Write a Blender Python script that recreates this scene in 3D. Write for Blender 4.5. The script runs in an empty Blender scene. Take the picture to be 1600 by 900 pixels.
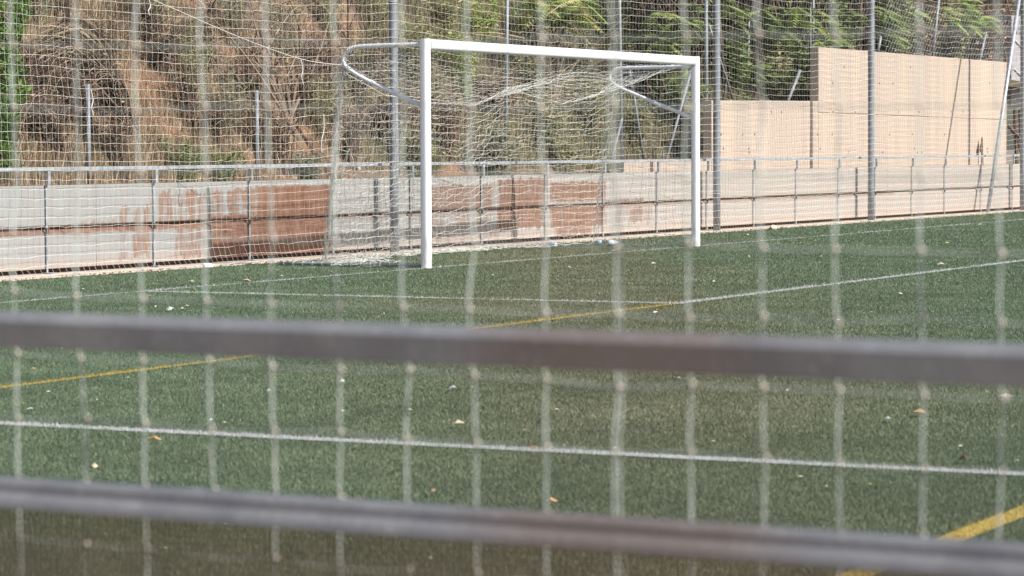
import bpy, bmesh, math, random
import numpy as np
from mathutils import Vector, Matrix
random.seed(7); RNG = np.random.default_rng(7)
S = bpy.context.scene; COL = S.collection
R = math.radians
# ------------------------------------------------------------------ camera
CAMP = (-27.5660801, -15.3384508, 1.32578591); YAW, PIT, ROL, FPX = 0.477817415, -0.0490587202, -0.00497919363, 4436.51775
C0 = np.array(CAMP)
FW = np.array([math.cos(YAW)*math.cos(PIT), math.sin(YAW)*math.cos(PIT), math.sin(PIT)])
_r = np.cross(FW, [0, 0, 1]); _r /= np.linalg.norm(_r); _u = np.cross(_r, FW)
RT = _r*math.cos(ROL)+_u*math.sin(ROL); UP = -_r*math.sin(ROL)+_u*math.cos(ROL)
cd = bpy.data.cameras.new('camera'); cam = bpy.data.objects.new('camera', cd); COL.objects.link(cam); S.camera = cam
M = Matrix(((RT[0], UP[0], -FW[0], C0[0]), (RT[1], UP[1], -FW[1], C0[1]), (RT[2], UP[2], -FW[2], C0[2]), (0, 0, 0, 1)))
cam.matrix_world = M
cd.sensor_width = 36; cd.lens = FPX*36/1600; cd.clip_start = .1; cd.clip_end = 3000
cd.dof.use_dof = True; cd.dof.focus_distance = 34; cd.dof.aperture_fstop = 7.4
# ------------------------------------------------------------------ sky, sun, exposure
SUN = Vector((.075, 1, -.785)).normalized()            # direction the light travels
w = bpy.data.worlds.new('World'); S.world = w; w.use_nodes = True
nt = w.node_tree; sky = nt.nodes.new('ShaderNodeTexSky'); sky.sky_type = 'NISHITA'; sky.sun_disc = False
sky.sun_elevation = math.asin(-SUN.z); sky.sun_rotation = math.atan2(-SUN.x, -SUN.y); sky.dust_density = 2.0
nt.links.new(sky.outputs[0], nt.nodes['Background'].inputs[0]); nt.nodes['Background'].inputs[1].default_value = .09
sl = bpy.data.lights.new('sun', 'SUN'); sl.energy = 4.2; sl.angle = R(.5); sl.color = (1, .955, .89)
so = bpy.data.objects.new('sun', sl); COL.objects.link(so); so.rotation_euler = SUN.to_track_quat('-Z', 'Y').to_euler()
S.view_settings.view_transform = 'Standard'; S.view_settings.look = 'None'; S.view_settings.exposure = .60

# ------------------------------------------------------------------ geometry of the place
SLOPE = -.02
def W(s, t, z): return (s, t+SLOPE*(s-2), z)          # along the back line, away from the pitch, up
def ray(x, y): return FW+RT*(x-800)/FPX-UP*(y-450)/FPX
def on_t(x, y, t):
    d = ray(x, y); k = (t+SLOPE*(C0[0]-2)-C0[1])/(d[1]-SLOPE*d[0]); return C0+d*k
def on_g(x, y, z=0):
    d = ray(x, y); return C0+d*((z-C0[2])/d[2])
def on_X(x, y, X):
    d = ray(x, y); return C0+d*((X-C0[0])/d[0])

# ------------------------------------------------------------------ materials
def L(nt, a, b): nt.links.new(a, b)
class NB:
    def __init__(s, name, rough=.8, metal=0, spec=.3):
        s.m = bpy.data.materials.new(name); s.m.use_nodes = True; s.t = s.m.node_tree; s.b = s.t.nodes['Principled BSDF']
        s.b.inputs['Roughness'].default_value = rough; s.b.inputs['Metallic'].default_value = metal
        s.b.inputs['Specular IOR Level'].default_value = spec
        s.geo = s.t.nodes.new('ShaderNodeNewGeometry')
    def n(s, k, **kw):
        x = s.t.nodes.new(k)
        for a, v in kw.items(): setattr(x, a, v)
        return x
    def pos(s, scale=(1, 1, 1)):
        x = s.n('ShaderNodeMapping'); x.inputs['Scale'].default_value = scale; L(s.t, s.geo.outputs['Position'], x.inputs[0]); return x.outputs[0]
    def noise(s, scale=5, detail=4, rough=.55, vec=None, sc=(1, 1, 1)):
        x = s.n('ShaderNodeTexNoise'); x.inputs['Scale'].default_value = scale; x.inputs['Detail'].default_value = detail; x.inputs['Roughness'].default_value = rough
        L(s.t, vec or s.pos(sc), x.inputs['Vector']); return x.outputs[0]
    def ramp(s, f, lo, hi, a=0., b=1.):
        x = s.n('ShaderNodeMapRange'); L(s.t, f, x.inputs[0])
        for i, v in ((1, lo), (2, hi), (3, a), (4, b)): x.inputs[i].default_value = v
        return x.outputs[0]
    def mix(s, f, a, b):
        x = s.n('ShaderNodeMix', data_type='RGBA')
        if isinstance(f, (int, float)): x.inputs[0].default_value = f
        else: L(s.t, f, x.inputs[0])
        for i, v in ((6, a), (7, b)):
            if isinstance(v, tuple): x.inputs[i].default_value = (*v, 1)
            else: L(s.t, v, x.inputs[i])
        return x.outputs[2]
    def math(s, op, a, b=None, clamp=False):
        x = s.n('ShaderNodeMath', operation=op, use_clamp=clamp)
        for i, v in ((0, a), (1, b)):
            if v is None: continue
            if isinstance(v, (int, float)): x.inputs[i].default_value = v
            else: L(s.t, v, x.inputs[i])
        return x.outputs[0]
    def xyz(s):
        x = s.n('ShaderNodeSeparateXYZ'); L(s.t, s.geo.outputs['Position'], x.inputs[0]); return x.outputs
    def attr(s, name):
        x = s.n('ShaderNodeAttribute'); x.attribute_name = name; return x.outputs['Color']
    def col(s, c):
        if isinstance(c, tuple): s.b.inputs['Base Color'].default_value = (*c, 1)
        else: L(s.t, c, s.b.inputs['Base Color'])
        return s
    def bump(s, h, strength=.3, dist=.01):
        x = s.n('ShaderNodeBump'); x.inputs['Strength'].default_value = strength; x.inputs['Distance'].default_value = dist
        L(s.t, h, x.inputs['Height']); L(s.t, x.outputs[0], s.b.inputs['Normal']); return s
def simple(name, a, b, scale=8, rough=.8, metal=0, spec=.3, bump=.2, sc=(1, 1, 1)):
    k = NB(name, rough, metal, spec); f = k.noise(scale, 5, .6, sc=sc); k.col(k.mix(k.ramp(f, .35, .65), a, b))
    if bump: k.bump(f, bump)
    return k.m
def attr_mat(name, rough=.75, trans=0.):
    k = NB(name, rough, 0, .25); c = k.attr('tint'); k.col(c)
    if trans:
        tr = k.n('ShaderNodeBsdfTranslucent'); L(k.t, c, tr.inputs[0]); mx = k.n('ShaderNodeMixShader'); mx.inputs[0].default_value = trans
        L(k.t, k.b.outputs[0], mx.inputs[1]); L(k.t, tr.outputs[0], mx.inputs[2]); L(k.t, mx.outputs[0], k.t.nodes['Material Output'].inputs[0])
    return k.m
M_TURF = attr_mat('turf_fibre', .6, .15)
M_LEAF = attr_mat('leaf', .55, .3)
M_STRAW = attr_mat('straw', .85, .15)
M_BARK = attr_mat('bark', .9)
k = NB('goal_paint', .32, 0, .5); f = k.noise(3, 6, .7, sc=(1, 1, .5)); g = k.noise(60, 3)
k.col(k.mix(k.math('MULTIPLY', k.ramp(f, .56, .72), k.ramp(g, .45, .6), True), k.mix(k.math('MULTIPLY', k.ramp(k.xyz()[2], .0, .5, 1, 0), k.ramp(k.noise(25, 5, .7, sc=(1, 1, .5)), .42, .62)), (.76, .77, .83), (.42, .42, .36)), (.42, .40, .38))).bump(g, .05, .002); M_GOAL = k.m
k = NB('galvanised_steel', .5, .35, .5); f = k.noise(14, 5, .65, sc=(1, 1, .4)); g = k.noise(120, 2)
k.col(k.mix(k.ramp(f, .35, .7), (.30, .33, .37), (.52, .55, .58))).bump(g, .1, .002); M_GALV = k.m
k = NB('dull_galvanised', .55, .15, .4); f = k.noise(9, 5, .7, sc=(1, 1, .35)); g = k.noise(70, 3, .7)
c = k.mix(k.ramp(f, .35, .7), (.19, .205, .235), (.31, .33, .36)); k.col(k.mix(k.ramp(g, .55, .75, 0, .5), c, (.42, .44, .46))).bump(g, .15, .002); M_POLE = k.m
k = NB('weathered_rail', .55, .0, .4); f = k.noise(7, 5, .6, sc=(1, 1, 1)); g = k.noise(90, 3, .7); h = k.noise(6, 4, .6); yr0, yr1 = on_X(1210, 550, C0[0]+3)[1], on_X(770, 550, C0[0]+3)[1]; h2 = k.xyz()[1]; h2 = k.math('ADD', h2, k.math('MULTIPLY', k.noise(5, 3), .25))
h = k.math('MAXIMUM', k.math('MULTIPLY', k.ramp(h2, yr0+.05, yr0+.2), k.ramp(h2, yr1+.08, yr1+.2, 1, 0)), k.ramp(h, .6, .75, 0, .5))
x = k.xyz()
c = k.mix(k.ramp(f, .3, .7), (.145, .152, .168), (.235, .238, .245))
c = k.mix(k.math('MULTIPLY', h, .8), c, (.165, .13, .115))
k.col(k.mix(k.ramp(g, .55, .75, 0, .35), c, (.45, .45, .50))).bump(g, .2, .003); M_RAIL = k.m
M_VEIL = simple('veil_wire', (.17, .11, .075), (.24, .165, .115), 9, .9)  # brown wires of the added veil mesh
M_NET = simple('net_twine', (.54, .55, .51), (.70, .70, .66), 30, .8, bump=0)
M_NET2 = simple('old_net_twine', (.55, .56, .54), (.72, .72, .68), 20, .8, bump=0)
M_NEARC = simple('weathered_cord', (.40, .45, .42), (.55, .59, .55), 40, .85, bump=0)
M_KNOT = simple('knot_twine', (.50, .44, .38), (.66, .60, .54), 40, .85, bump=0)
M_KERB = simple('kerb_concrete', (.42, .34, .28), (.60, .52, .45), 25, .9, bump=.5)
M_DARKC = simple('dark_concrete', (.07, .06, .055), (.16, .13, .12), 12, .95)  # plain dark tone for footing, wall core, tie holes and brackets
M_GROUND = simple('bare_ground', (.22, .17, .13), (.32, .26, .2), 3, .95)
M_GREYP = simple('grey_sheet', (.33, .31, .34), (.42, .40, .43), 3, .5, .1)
M_WHITEP = simple('white_paint', (.7, .7, .7), (.8, .8, .8), 10, .5)
M_WOOD_SHADOW = simple('dark_wood_and_shadow', (.09, .06, .045), (.18, .12, .09), 12, .85, sc=(4, 4, .6))  # wood of the legs and planks, also colours the sign shadow cutout
M_LINEW = simple('white_line', (.30, .32, .30), (.50, .51, .50), 60, .8)
M_LINEY = simple('yellow_line', (.36, .28, .08), (.50, .38, .11), 60, .8)
k = NB('turf_base', .9, 0, .1); f = k.noise(.35, 4); g = k.noise(160, 3, .8)
c = k.mix(k.ramp(f, .35, .65), (.062, .088, .055), (.078, .092, .054)); k.col(k.mix(k.ramp(g, .35, .7), c, (.10, .14, .085))).bump(g, .8, .01); M_TBASE = k.m

# low wall: grey render with red stains that have a shape of their own
def stain_boxes():
    out = []
    def bx(x0, x1, z0, z1, s, n=.08):
        out.append((on_t(x0, 300, 2.95)[0], on_t(x1, 300, 2.95)[0], z0, z1, s, n))
    bx(330, 410, .52, .86, .85, .12); bx(400, 517, .54, .885, 1.0, .03); bx(330, 517, .0, .56, .95, .03); bx(335, 517, .05, .24, 1., .02)
    bx(-10, 330, .43, .515, .95, .02); bx(517, 1400, .445, .51, .5, .02)
    bx(245, 330, .50, .84, .85, .15); bx(190, 235, .14, .70, .85, .12); bx(270, 320, .10, .46, .8, .12); bx(120, 330, .42, .54, .5, .12)
    bx(672, 770, .50, .84, .8, .08); bx(672, 765, .26, .50, .55, .1); bx(672, 780, .02, .22, .5, .1); bx(778, 856, .20, .90, .93, .08); bx(860, 946, .56, .84, .93, .05); bx(860, 944, .18, .50, .93, .05); bx(870, 925, .08, .2, .8, .06)
    bx(946, 1005, .46, .56, .8, .05); bx(985, 1005, .2, .42, .7, .08); bx(946, 1020, .2, .5, .4, .1)
    return out
k = NB('stained_render', .9, 0, .2); X = k.xyz()
warp = k.math('MULTIPLY', k.math('SUBTRACT', k.noise(9, 5, .65, sc=(1, 1, .35)), .5), 1.0)
gr = k.noise(40, 5, .7, sc=(1, 1, .6)); streak = k.noise(7, 5, .65, sc=(1, 1, .22))
tot = None
for x0, x1, z0, z1, st, nz in stain_boxes():
    def edge(v, a, b, n, soft):
        wv = k.math('ADD', v, k.math('MULTIPLY', warp, n))
        return k.math('MULTIPLY', k.ramp(wv, a-soft, a+soft), k.ramp(wv, b-soft, b+soft, 1, 0))
    e = k.math('MULTIPLY', edge(X[0], x0, x1, nz*4, .05), edge(X[2], z0, z1, nz*3, .012)); e = k.math('MULTIPLY', e, st)
    if nz > .09: e = k.math('MULTIPLY', e, k.ramp(streak, .42, .56))
    elif nz > .04: e = k.math('MULTIPLY', e, k.ramp(streak, .30, .44, .35, 1))
    tot = e if tot is None else k.math('MAXIMUM', tot, e)
grey = k.mix(k.ramp(X[0], 2, 16), (.275, .278, .28), (.385, .34, .31))
grey = k.mix(k.ramp(streak, .4, .7, 0, .35), grey, (.33, .30, .27))
grey = k.mix(k.math('MULTIPLY', k.ramp(k.noise(4, 3), .5, .65), .25), grey, (.33, .39, .36))
grey = k.mix(k.ramp(X[2], .02, .2, .6, 0), grey, (.42, .30, .23))
red = k.mix(k.ramp(k.noise(5, 5, .7, sc=(1, 1, 1.6)), .35, .65), (.125, .055, .036), (.20, .10, .065))
red = k.mix(k.ramp(streak, .35, .65), red, (.235, .14, .098))
k.col(k.mix(tot, grey, red)).bump(gr, .35, .004); M_LOW = k.m
k = NB('tan_concrete', .9, 0, .2); a = k.noise(2.3, 5, .6, sc=(1, 1, .05)); g = k.noise(30, 5, .7); v = k.noise(11, 3, .6, sc=(1, 1, .08)); h = k.noise(.9, 3)
c = k.mix(k.ramp(a, .38, .66), (.49, .395, .32), (.39, .33, .285)); c = k.mix(k.ramp(v, .5, .75, 0, .35), c, (.40, .33, .29)); c = k.mix(k.ramp(h, .5, .7, 0, .5), c, (.45, .37, .31))
c = k.mix(k.ramp(g, .60, .8, 0, .5), c, (.36, .27, .2)); k.col(c).bump(g, .3, .004); M_TAN = k.m
k = NB('hill_soil', .95, 0, .1); X = k.xyz(); a = k.noise(.9, 5, .6); g = k.noise(14, 6, .75); g2 = k.noise(45, 4, .8)
c = k.mix(k.ramp(a, .40, .62), (.24, .175, .13), (.30, .22, .16))
o = k.math('MULTIPLY', k.ramp(a, .48, .58), k.ramp(X[0], 7, 12, 1, 0), True)
pA = on_t(258, 195, 4.3); dd_ = k.n('ShaderNodeVectorMath', operation='DISTANCE'); L(k.t, k.geo.outputs['Position'], dd_.inputs[0]); dd_.inputs[1].default_value = tuple(pA)
o = k.math('MAXIMUM', k.math('MULTIPLY', o, .6), k.ramp(k.math('ADD', dd_.outputs['Value'], k.math('MULTIPLY', g, .8)), 1.0, 1.35, 1, 0))
c = k.mix(o, c, (.46, .25, .155)); c = k.mix(k.ramp(X[0], 10, 18), c, (.11, .09, .06)); c = k.mix(k.ramp(g, .5, .7, 0, .7), c, (.22, .155, .11)); c = k.mix(k.ramp(g2, .55, .75, 0, .6), c, (.5, .4, .28)); k.col(c).bump(g, 1, .08); M_HILL = k.m
k = NB('clear_plastic', .15, 0, .5); k.col((.75, .83, .92)); k.b.inputs['Transmission Weight'].default_value = .55; M_PLAST = k.m
M_BLUE = simple('blue_label', (.25, .42, .75), (.3, .5, .8), 10, .4)

# ------------------------------------------------------------------ mesh helpers
class MB:
    def __init__(s): s.v = []; s.f = []; s.c = []; s.nv = 0; s.tint = None
    def add(s, v, f, tint=None):
        v = np.asarray(v, float).reshape(-1, 3); s.v.append(v); s.f += [tuple(i+s.nv for i in q) for q in f]; s.nv += len(v)
        if tint is not None: s.c.append(np.tile(np.array([*tint, 1.]), (len(v), 1)))
    def box(s, c, d, rot=None, tint=None):
        c = np.array(c, float); d = np.array(d, float)/2
        v = np.array([(x, y, z) for x in (-1, 1) for y in (-1, 1) for z in (-1, 1)])*d
        if rot is not None: v = v@np.array(rot).T
        s.add(v+c, [(0, 1, 3, 2), (4, 6, 7, 5), (0, 4, 5, 1), (2, 3, 7, 6), (0, 2, 6, 4), (1, 5, 7, 3)], tint)
    def slab(s, s0, s1, t0, t1, z0, z1, z1b=None):
        z1b = z1 if z1b is None else z1b
        v = [W(a, b, z) for a, zt in ((s0, z1), (s1, z1b)) for b in (t0, t1) for z in (z0, zt)]
        s.add(v, [(0, 1, 3, 2), (4, 6, 7, 5), (0, 4, 5, 1), (2, 3, 7, 6), (0, 2, 6, 4), (1, 5, 7, 3)])
    def tube(s, P, r, n=6, caps=True, tint=None):
        P = np.asarray(P, float); m = len(P); r = np.broadcast_to(np.asarray(r, float), (m,))
        T = np.gradient(P, axis=0); T /= np.linalg.norm(T, axis=1)[:, None]+1e-12
        mean = P[-1]-P[0]; ref = np.array([0, 0, 1.]) if abs(mean[2]) < .8*np.linalg.norm(mean) else np.array([1., 0, 0])
        A = np.cross(T, ref); A /= np.linalg.norm(A, axis=1)[:, None]+1e-12; B = np.cross(T, A)
        an = np.arange(n)*2*math.pi/n+.3
        V = P[:, None]+r[:, None, None]*(np.cos(an)[None, :, None]*A[:, None]+np.sin(an)[None, :, None]*B[:, None])
        f = [(i*n+j, i*n+(j+1) % n, (i+1)*n+(j+1) % n, (i+1)*n+j) for i in range(m-1) for j in range(n)]
        if caps: f += [tuple(range(n))[::-1], tuple((m-1)*n+j for j in range(n))]
        s.add(V.reshape(-1, 3), f, tint)
    def sphere(s, c, r, n=6, sc=(1, 1, 1), tint=None):
        v = []; f = []
        for i in range(n+1):
            th = math.pi*i/n
            for j in range(n*2):
                ph = math.pi*j/n; v.append((c[0]+r*sc[0]*math.sin(th)*math.cos(ph), c[1]+r*sc[1]*math.sin(th)*math.sin(ph), c[2]+r*sc[2]*math.cos(th)))
        for i in range(n):
            for j in range(n*2): f.append((i*2*n+j, (i+1)*2*n+j, (i+1)*2*n+(j+1) % (2*n), i*2*n+(j+1) % (2*n)))
        s.add(v, f, tint)
    def build(s, name, mat, parent=None, smooth=False, bevel=0, seg=2, origin=None, **props):
        v = np.concatenate(s.v)
        if origin is not None: v = v-np.array(origin)
        me = bpy.data.meshes.new(name); me.from_pydata(v.tolist(), [], s.f)
        if s.c and sum(len(c) for c in s.c) == len(v):
            a = me.color_attributes.new('tint', 'FLOAT_COLOR', 'POINT'); a.data.foreach_set('color', np.concatenate(s.c).ravel())
        if smooth: me.polygons.foreach_set('use_smooth', [True]*len(me.polygons))
        me.materials.append(mat); o = bpy.data.objects.new(name, me); COL.objects.link(o)
        if origin is not None: o.location = origin
        if parent is not None: o.parent = parent; 
        if bevel:
            b = o.modifiers.new('bevel', 'BEVEL'); b.width = bevel; b.segments = seg; b.limit_method = 'ANGLE'
        for a, b in props.items(): o[a] = b
        return o
def thing(name, label, cat, group=None, loc=(0, 0, 0)):
    o = bpy.data.objects.new(name, None); COL.objects.link(o); o.location = loc; o.empty_display_size = .2
    o['label'] = label; o['category'] = cat
    if group: o['group'] = group
    return o
def fast_tris(name, V, mat, tint, nper=3, parent=None, origin=None, **props):
    """V (N, nper, 3) separate polygons, tint (N,3)"""
    N = len(V); me = bpy.data.meshes.new(name); me.vertices.add(N*nper)
    if origin is not None: V = V-np.array(origin)
    me.vertices.foreach_set('co', V.reshape(-1).astype(np.float32)); me.loops.add(N*nper); me.loops.foreach_set('vertex_index', np.arange(N*nper, dtype=np.int32))
    me.polygons.add(N); me.polygons.foreach_set('loop_start', np.arange(0, N*nper, nper, dtype=np.int32)); me.polygons.foreach_set('loop_total', np.full(N, nper, dtype=np.int32))
    me.update(calc_edges=True)
    a = me.color_attributes.new('tint', 'FLOAT_COLOR', 'POINT'); c = np.ones((N, nper, 4), np.float32); c[..., :3] = tint[:, None]; a.data.foreach_set('color', c.ravel())
    me.materials.append(mat); o = bpy.data.objects.new(name, me); COL.objects.link(o)
    if origin is not None: o.location = origin
    if parent is not None: o.parent = parent
    for k_, v_ in props.items(): o[k_] = v_
    return o
def vnoise(x, y, seed=0):
    """cheap smooth 2-D noise, -1..1"""
    r = np.random.default_rng(seed); x = np.asarray(x, float); y = np.asarray(y, float); out = 0
    for i in range(5):
        a, b, p, q = r.uniform(-1, 1, 2).tolist()+r.uniform(0, 6.28, 2).tolist(); kx, ky = (a*(1.3**i)*1.2, b*(1.3**i)*1.2)
        out = out+np.sin(x*kx+y*ky+p)*np.cos(y*kx-x*ky+q)
    return out/2.2
def net_grid(mb, P, r, r2=None, n=3):
    """P (m, n, 3) knots: strands down both directions"""
    r2 = r2 or r
    for i in range(P.shape[0]): mb.tube(P[i], r, n, False)
    for j in range(P.shape[1]): mb.tube(P[:, j], r2, n, False)

# ------------------------------------------------------------------ setting: ground, turf, lines
mb = MB(); mb.add([(-900, -900, -.06), (900, -900, -.06), (900, 900, -.06), (-900, 900, -.06)], [(0, 1, 2, 3)]); mb.build('ground', M_GROUND, kind='structure')
mb = MB(); mb.add([(-24.9, -75, 0), (45, -75, 0), W(45, 2.42, 0), W(-24.9, 2.42, 0)], [(0, 1, 2, 3)]); mb.build('turf', M_TBASE, kind='structure')
mb = MB(); mb.slab(-30, -24.9, -75, 2.4, -.05, .02); mb.build('path', M_KERB, kind='structure')
def strip(name, x0, x1, y0, y1, mat):
    mb = MB(); mb.add([(x0, y0, .004), (x1, y0, .004), (x1, y1, .004), (x0, y1, .004)], [(0, 1, 2, 3)]); mb.build(name, mat, kind='structure')
LINES = [('goal_line', -24, 34, -.035, .035, 'w'), ('goal_area_line', -5.55, -5.45, -5.45, -.05, 'w'), ('goal_area_line', -5.55, 13, -5.55, -5.45, 'w'),
         ('penalty_area_line', -16.55, -16.43, -16.5, -.05, 'w'), ('yellow_pitch_line', -16.43, -5.56, -5.535, -5.465, 'y'), ('yellow_pitch_line', -24, -16.56, -5.535, -5.465, 'y'), ('yellow_pitch_line', -24, 20, -12.32, -12.22, 'y')]
for nme, x0, x1, y0, y1, c in LINES: strip(nme, x0, x1, y0, y1, M_LINEW if c == 'w' else M_LINEY)
# fibres: fewer and wider with distance
def fibres():
    Vs = []; Cs = []
    heading = YAW
    for d0, d1, dens, wd, ht in ((8.2, 13, 14000, .0027, .0145), (13, 19, 10500, .0034, .015), (19, 27, 5600, .0048, .016), (27, 38, 2200, .0075, .018), (38, 62, 620, .012, .020)):
        half = R(14.5); area = half*(d1**2-d0**2); N = int(area*dens)
        d = np.sqrt(RNG.uniform(d0**2, d1**2, N)); a = heading+RNG.uniform(-half, half, N)
        x = C0[0]+d*np.cos(a); y = C0[1]+d*np.sin(a); ok = (y < 2.40+SLOPE*(x-2)) & (x < 40); x = x[ok]; y = y[ok]; N = len(x)
        clump = vnoise(x*3.1, y*3.1, 3)*.5+vnoise(x*9, y*9, 5)*.5
        h = ht*RNG.uniform(.45, 1.15, N)*(1+.25*clump)
        an = RNG.uniform(0, 2*math.pi, N); ln = RNG.uniform(0, .9, N)*h; la = RNG.uniform(0, 2*math.pi, N)
        wv = np.stack([np.cos(an), np.sin(an), np.zeros(N)], 1)*(wd*RNG.uniform(.6, 1.3, N)/2)[:, None]
        b = np.stack([x, y, np.zeros(N)+.001], 1); tip = b+np.stack([ln*np.cos(la), ln*np.sin(la), h], 1)
        V = np.stack([b-wv, b+wv, tip], 1)
        m = RNG.uniform(0, 1, N)
        big = vnoise(x*.45, y*.6, 11); 
        base = np.stack([np.interp(m, [0, .55, .9, 1], [.074, .100, .140, .25]), np.interp(m, [0, .55, .9, 1], [.105, .134, .175, .28]), np.interp(m, [0, .55, .9, 1], [.068, .088, .122, .21])], 1)
        pc = [on_g(1000, 620), on_g(930, 440)]
        br = sum(np.exp(-(((x-p[0])*np.sin(YAW)-(y-p[1])*np.cos(YAW))**2/(2*(.052*np.hypot(p[0]-C0[0], p[1]-C0[1]))**2))) for p in pc)*.52
        br = np.clip(br+.25*big, 0, 1)[:, None]
        base = base*(1-.75*br)+base*np.array([1.34, .90, .90])*.75*br
        base *= np.array([1.30, 1.38, 1.29])
        base *= (1+.20*clump+.10*big+.10*vnoise(x*1.3, y*.8, 21))[:, None]
        for nme, x0, x1, y0, y1, c in LINES:
            e = RNG.normal(0, .006, N); inn = (x > x0+e) & (x < x1+e) & (y > y0+e) & (y < y1+e)
            wear = (vnoise(x*2, y*2, 8)+RNG.normal(0, .5, N)) < (.75 if nme != 'goal_line' else .35)
            q = inn & wear; s_ = RNG.uniform(.55, 1, q.sum())[:, None]
            base[q] = np.array([.62, .62, .63] if c == 'w' else [.55, .40, .10])*s_
            V[q, 2] = V[q, 0]*.15+V[q, 2]*.85; V[q, 2, 2] *= 1.45
        Vs.append(V); Cs.append(base)
    V = np.concatenate(Vs); Cc = np.concatenate(Cs)
    print('fibres', len(V)); fast_tris('turf_fibres', V, M_TURF, Cc, 3, kind='stuff', label='short synthetic green turf fibres of the pitch', category='turf')
fibres()

# ------------------------------------------------------------------ kerb, low wall
kt = thing('kerb', 'pale concrete kerb strip between the turf and the low stained wall', 'kerb')
xs = -26.
i = 0
while xs < 45:
    mb = MB(); mb.slab(xs+.004, xs+.996, 2.42, 3.07, -.05, .012+.004*random.random()); mb.build('kerb_slab', M_KERB, kt, bevel=.006); xs += 1.0
lw = thing('low_wall', 'low grey concrete wall with red stains and a lengthwise groove behind the goal', 'wall')
mb = MB()
segs = np.arange(-26, 46.1, 6.0)
for a, b in zip(segs[:-1], segs[1:]):
    nm = ('lower_course', [(2.955, .062), (2.955, .448), (3.025, .492), (3.20, .492), (3.20, .062)]), ('upper_course', [(3.02, .495), (2.95, .520), (2.95, .955), (3.20, .955), (3.20, .495)])
    for nme, pr in nm:
        mb = MB(); n = len(pr); g = .003
        v = [W(a+g, t, z) for t, z in pr]+[W(b-g, t, z) for t, z in pr]
        mb.add(v, [tuple(range(n)), tuple(range(2*n-1, n-1, -1))]+[(i, i+n, (i+1) % n+n, (i+1) % n) for i in range(n)]); mb.build(nme, M_LOW, lw, bevel=.006)
mb = MB(); mb.slab(-26, 46, 3.08, 3.18, -.06, .061); mb.build('footing', M_DARKC, lw)
# ------------------------------------------------------------------ tall tan wall with steps
TT = 3.84
tw = thing('tall_wall', 'tall tan concrete retaining wall with a stepped top behind the right side of the pitch', 'wall')
def X_(px, t=TT, y=200): return on_t(px, y, t)[0]
def Z_(px, py, t=TT): return on_t(px, py, t)[2]
J = .012
xa, xb, xc, xd, xe = X_(975), X_(1112), X_(1279), X_(1514), X_(1573)
xj = X_(1266)
zj1, zj2 = Z_(1300, 176), Z_(1560, 187)
def panel(a, b, z0, z0b, z1, z1b, t0=TT, th=.17):
    mb = MB(); v = [W(x, t, z) for x, zb, zt in ((a+J/2, z0, z1), (b-J/2, z0b, z1b)) for t in (t0, t0+th) for z in (zb, zt)]
    mb.add(v, [(0, 1, 3, 2), (4, 6, 7, 5), (0, 4, 5, 1), (2, 3, 7, 6), (0, 2, 6, 4), (1, 5, 7, 3)]); return mb.build('panel', M_TAN, tw, bevel=.01)
zl = Z_(1040, 249)
panel(xa, xb, -.05, -.05, zl, zl); zt1, zt1b = Z_(1115, 157), Z_(1262, 157.5)
panel(xb, xj, -.05, -.05, zt1, zt1b); zk = zt1b
panel(xj, xc, -.05, -.05, zk, zk)
zs = Z_(1300, 75); ze = Z_(1514, 92.5); zf = Z_(1572, 97); zm = zj1+(zj2-zj1)*(xd-xc)/(xe-xc)
panel(xc, xd, -.05, -.05, zj1-.003, zm-.003); panel(xc, xd, zj1+.003, zm+.003, zs, ze)
panel(xd, xe, -.05, -.05, zm-.003, zj2-.003); panel(xd, xe, zm+.003, zj2+.003, ze, zf)
mb = MB(); mb.slab(xb+.03, xe-.03, TT+.03, TT+.15, -.05, Z_(1300, 170)-1.0); mb.build('core', M_DARKC, tw)
mb = MB()
for i in range(46):                                     # formwork tie holes
    px = random.uniform(1125, 1565); py = random.choice([105, 130, 175, 210, 232, 238]); 
    if px < 1279 and py < 165: continue
    p = on_t(px, py, TT-.0015); mb.box(p, (.035, .006, .035))
mb.build('tie_hole', M_DARKC, tw, kind='stuff')

# ------------------------------------------------------------------ railing behind the goal
TR = 2.905
rl = thing('pitch_railing', 'long galvanised pedestrian railing on posts along the low wall behind the goal', 'railing')
mb = MB(); mb.slab(-26, 44, TR-.02, TR+.02, 1.112, 1.152); mb.build('top_rail', M_GALV, rl, bevel=.004)
RP = [75, 243, 392, 523, 644, 755, 855, 945, 1029, 1107, 1180, 1246, 1312, 1370, 1427, 1478, 1535]
xs = [on_t(p, 258, TR)[0] for p in RP]; xs = [xs[0]-1.97*i for i in range(8, 0, -1)]+xs+[xs[-1]+1.95*i for i in range(1, 6)]
post_me = brk_me = None
for x in xs:
    lx, ly, _ = W(x, TR, 0); 
    if post_me is None:
        mb = MB(); mb.box((0, 0, 1.035), (.04, .04, .152)); mb.box((0, .026, .49), (.026, .012, .938)); p = mb.build('post', M_GALV, rl, bevel=.003); post_me = p.data
        mb = MB(); mb.add([(-.018, .0, .505), (.018, .0, .505), (.018, .05, .505), (-.018, .05, .505), (-.018, .018, .44), (.018, .018, .44)], [(0, 1, 2, 3), (0, 4, 5, 1), (3, 2, 5, 4), (0, 3, 4), (1, 5, 2)]); b = mb.build('bracket', M_DARKC, rl); brk_me = b.data
        mb = MB(); mb.box((0, 0, .021), (.09, .10, .01)); f = mb.build('base_plate', M_GALV, rl); fl_me = f.data
    else:
        p = bpy.data.objects.new('post', post_me); b = bpy.data.objects.new('bracket', brk_me); f = bpy.data.objects.new('base_plate', fl_me)
        for o in (p, b, f): COL.objects.link(o); o.parent = rl
        m_ = p.modifiers.new('bevel', 'BEVEL'); m_.width = .004; m_.limit_method = 'ANGLE'
    for o in (p, b, f): o.location = (lx, ly, 0)

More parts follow.
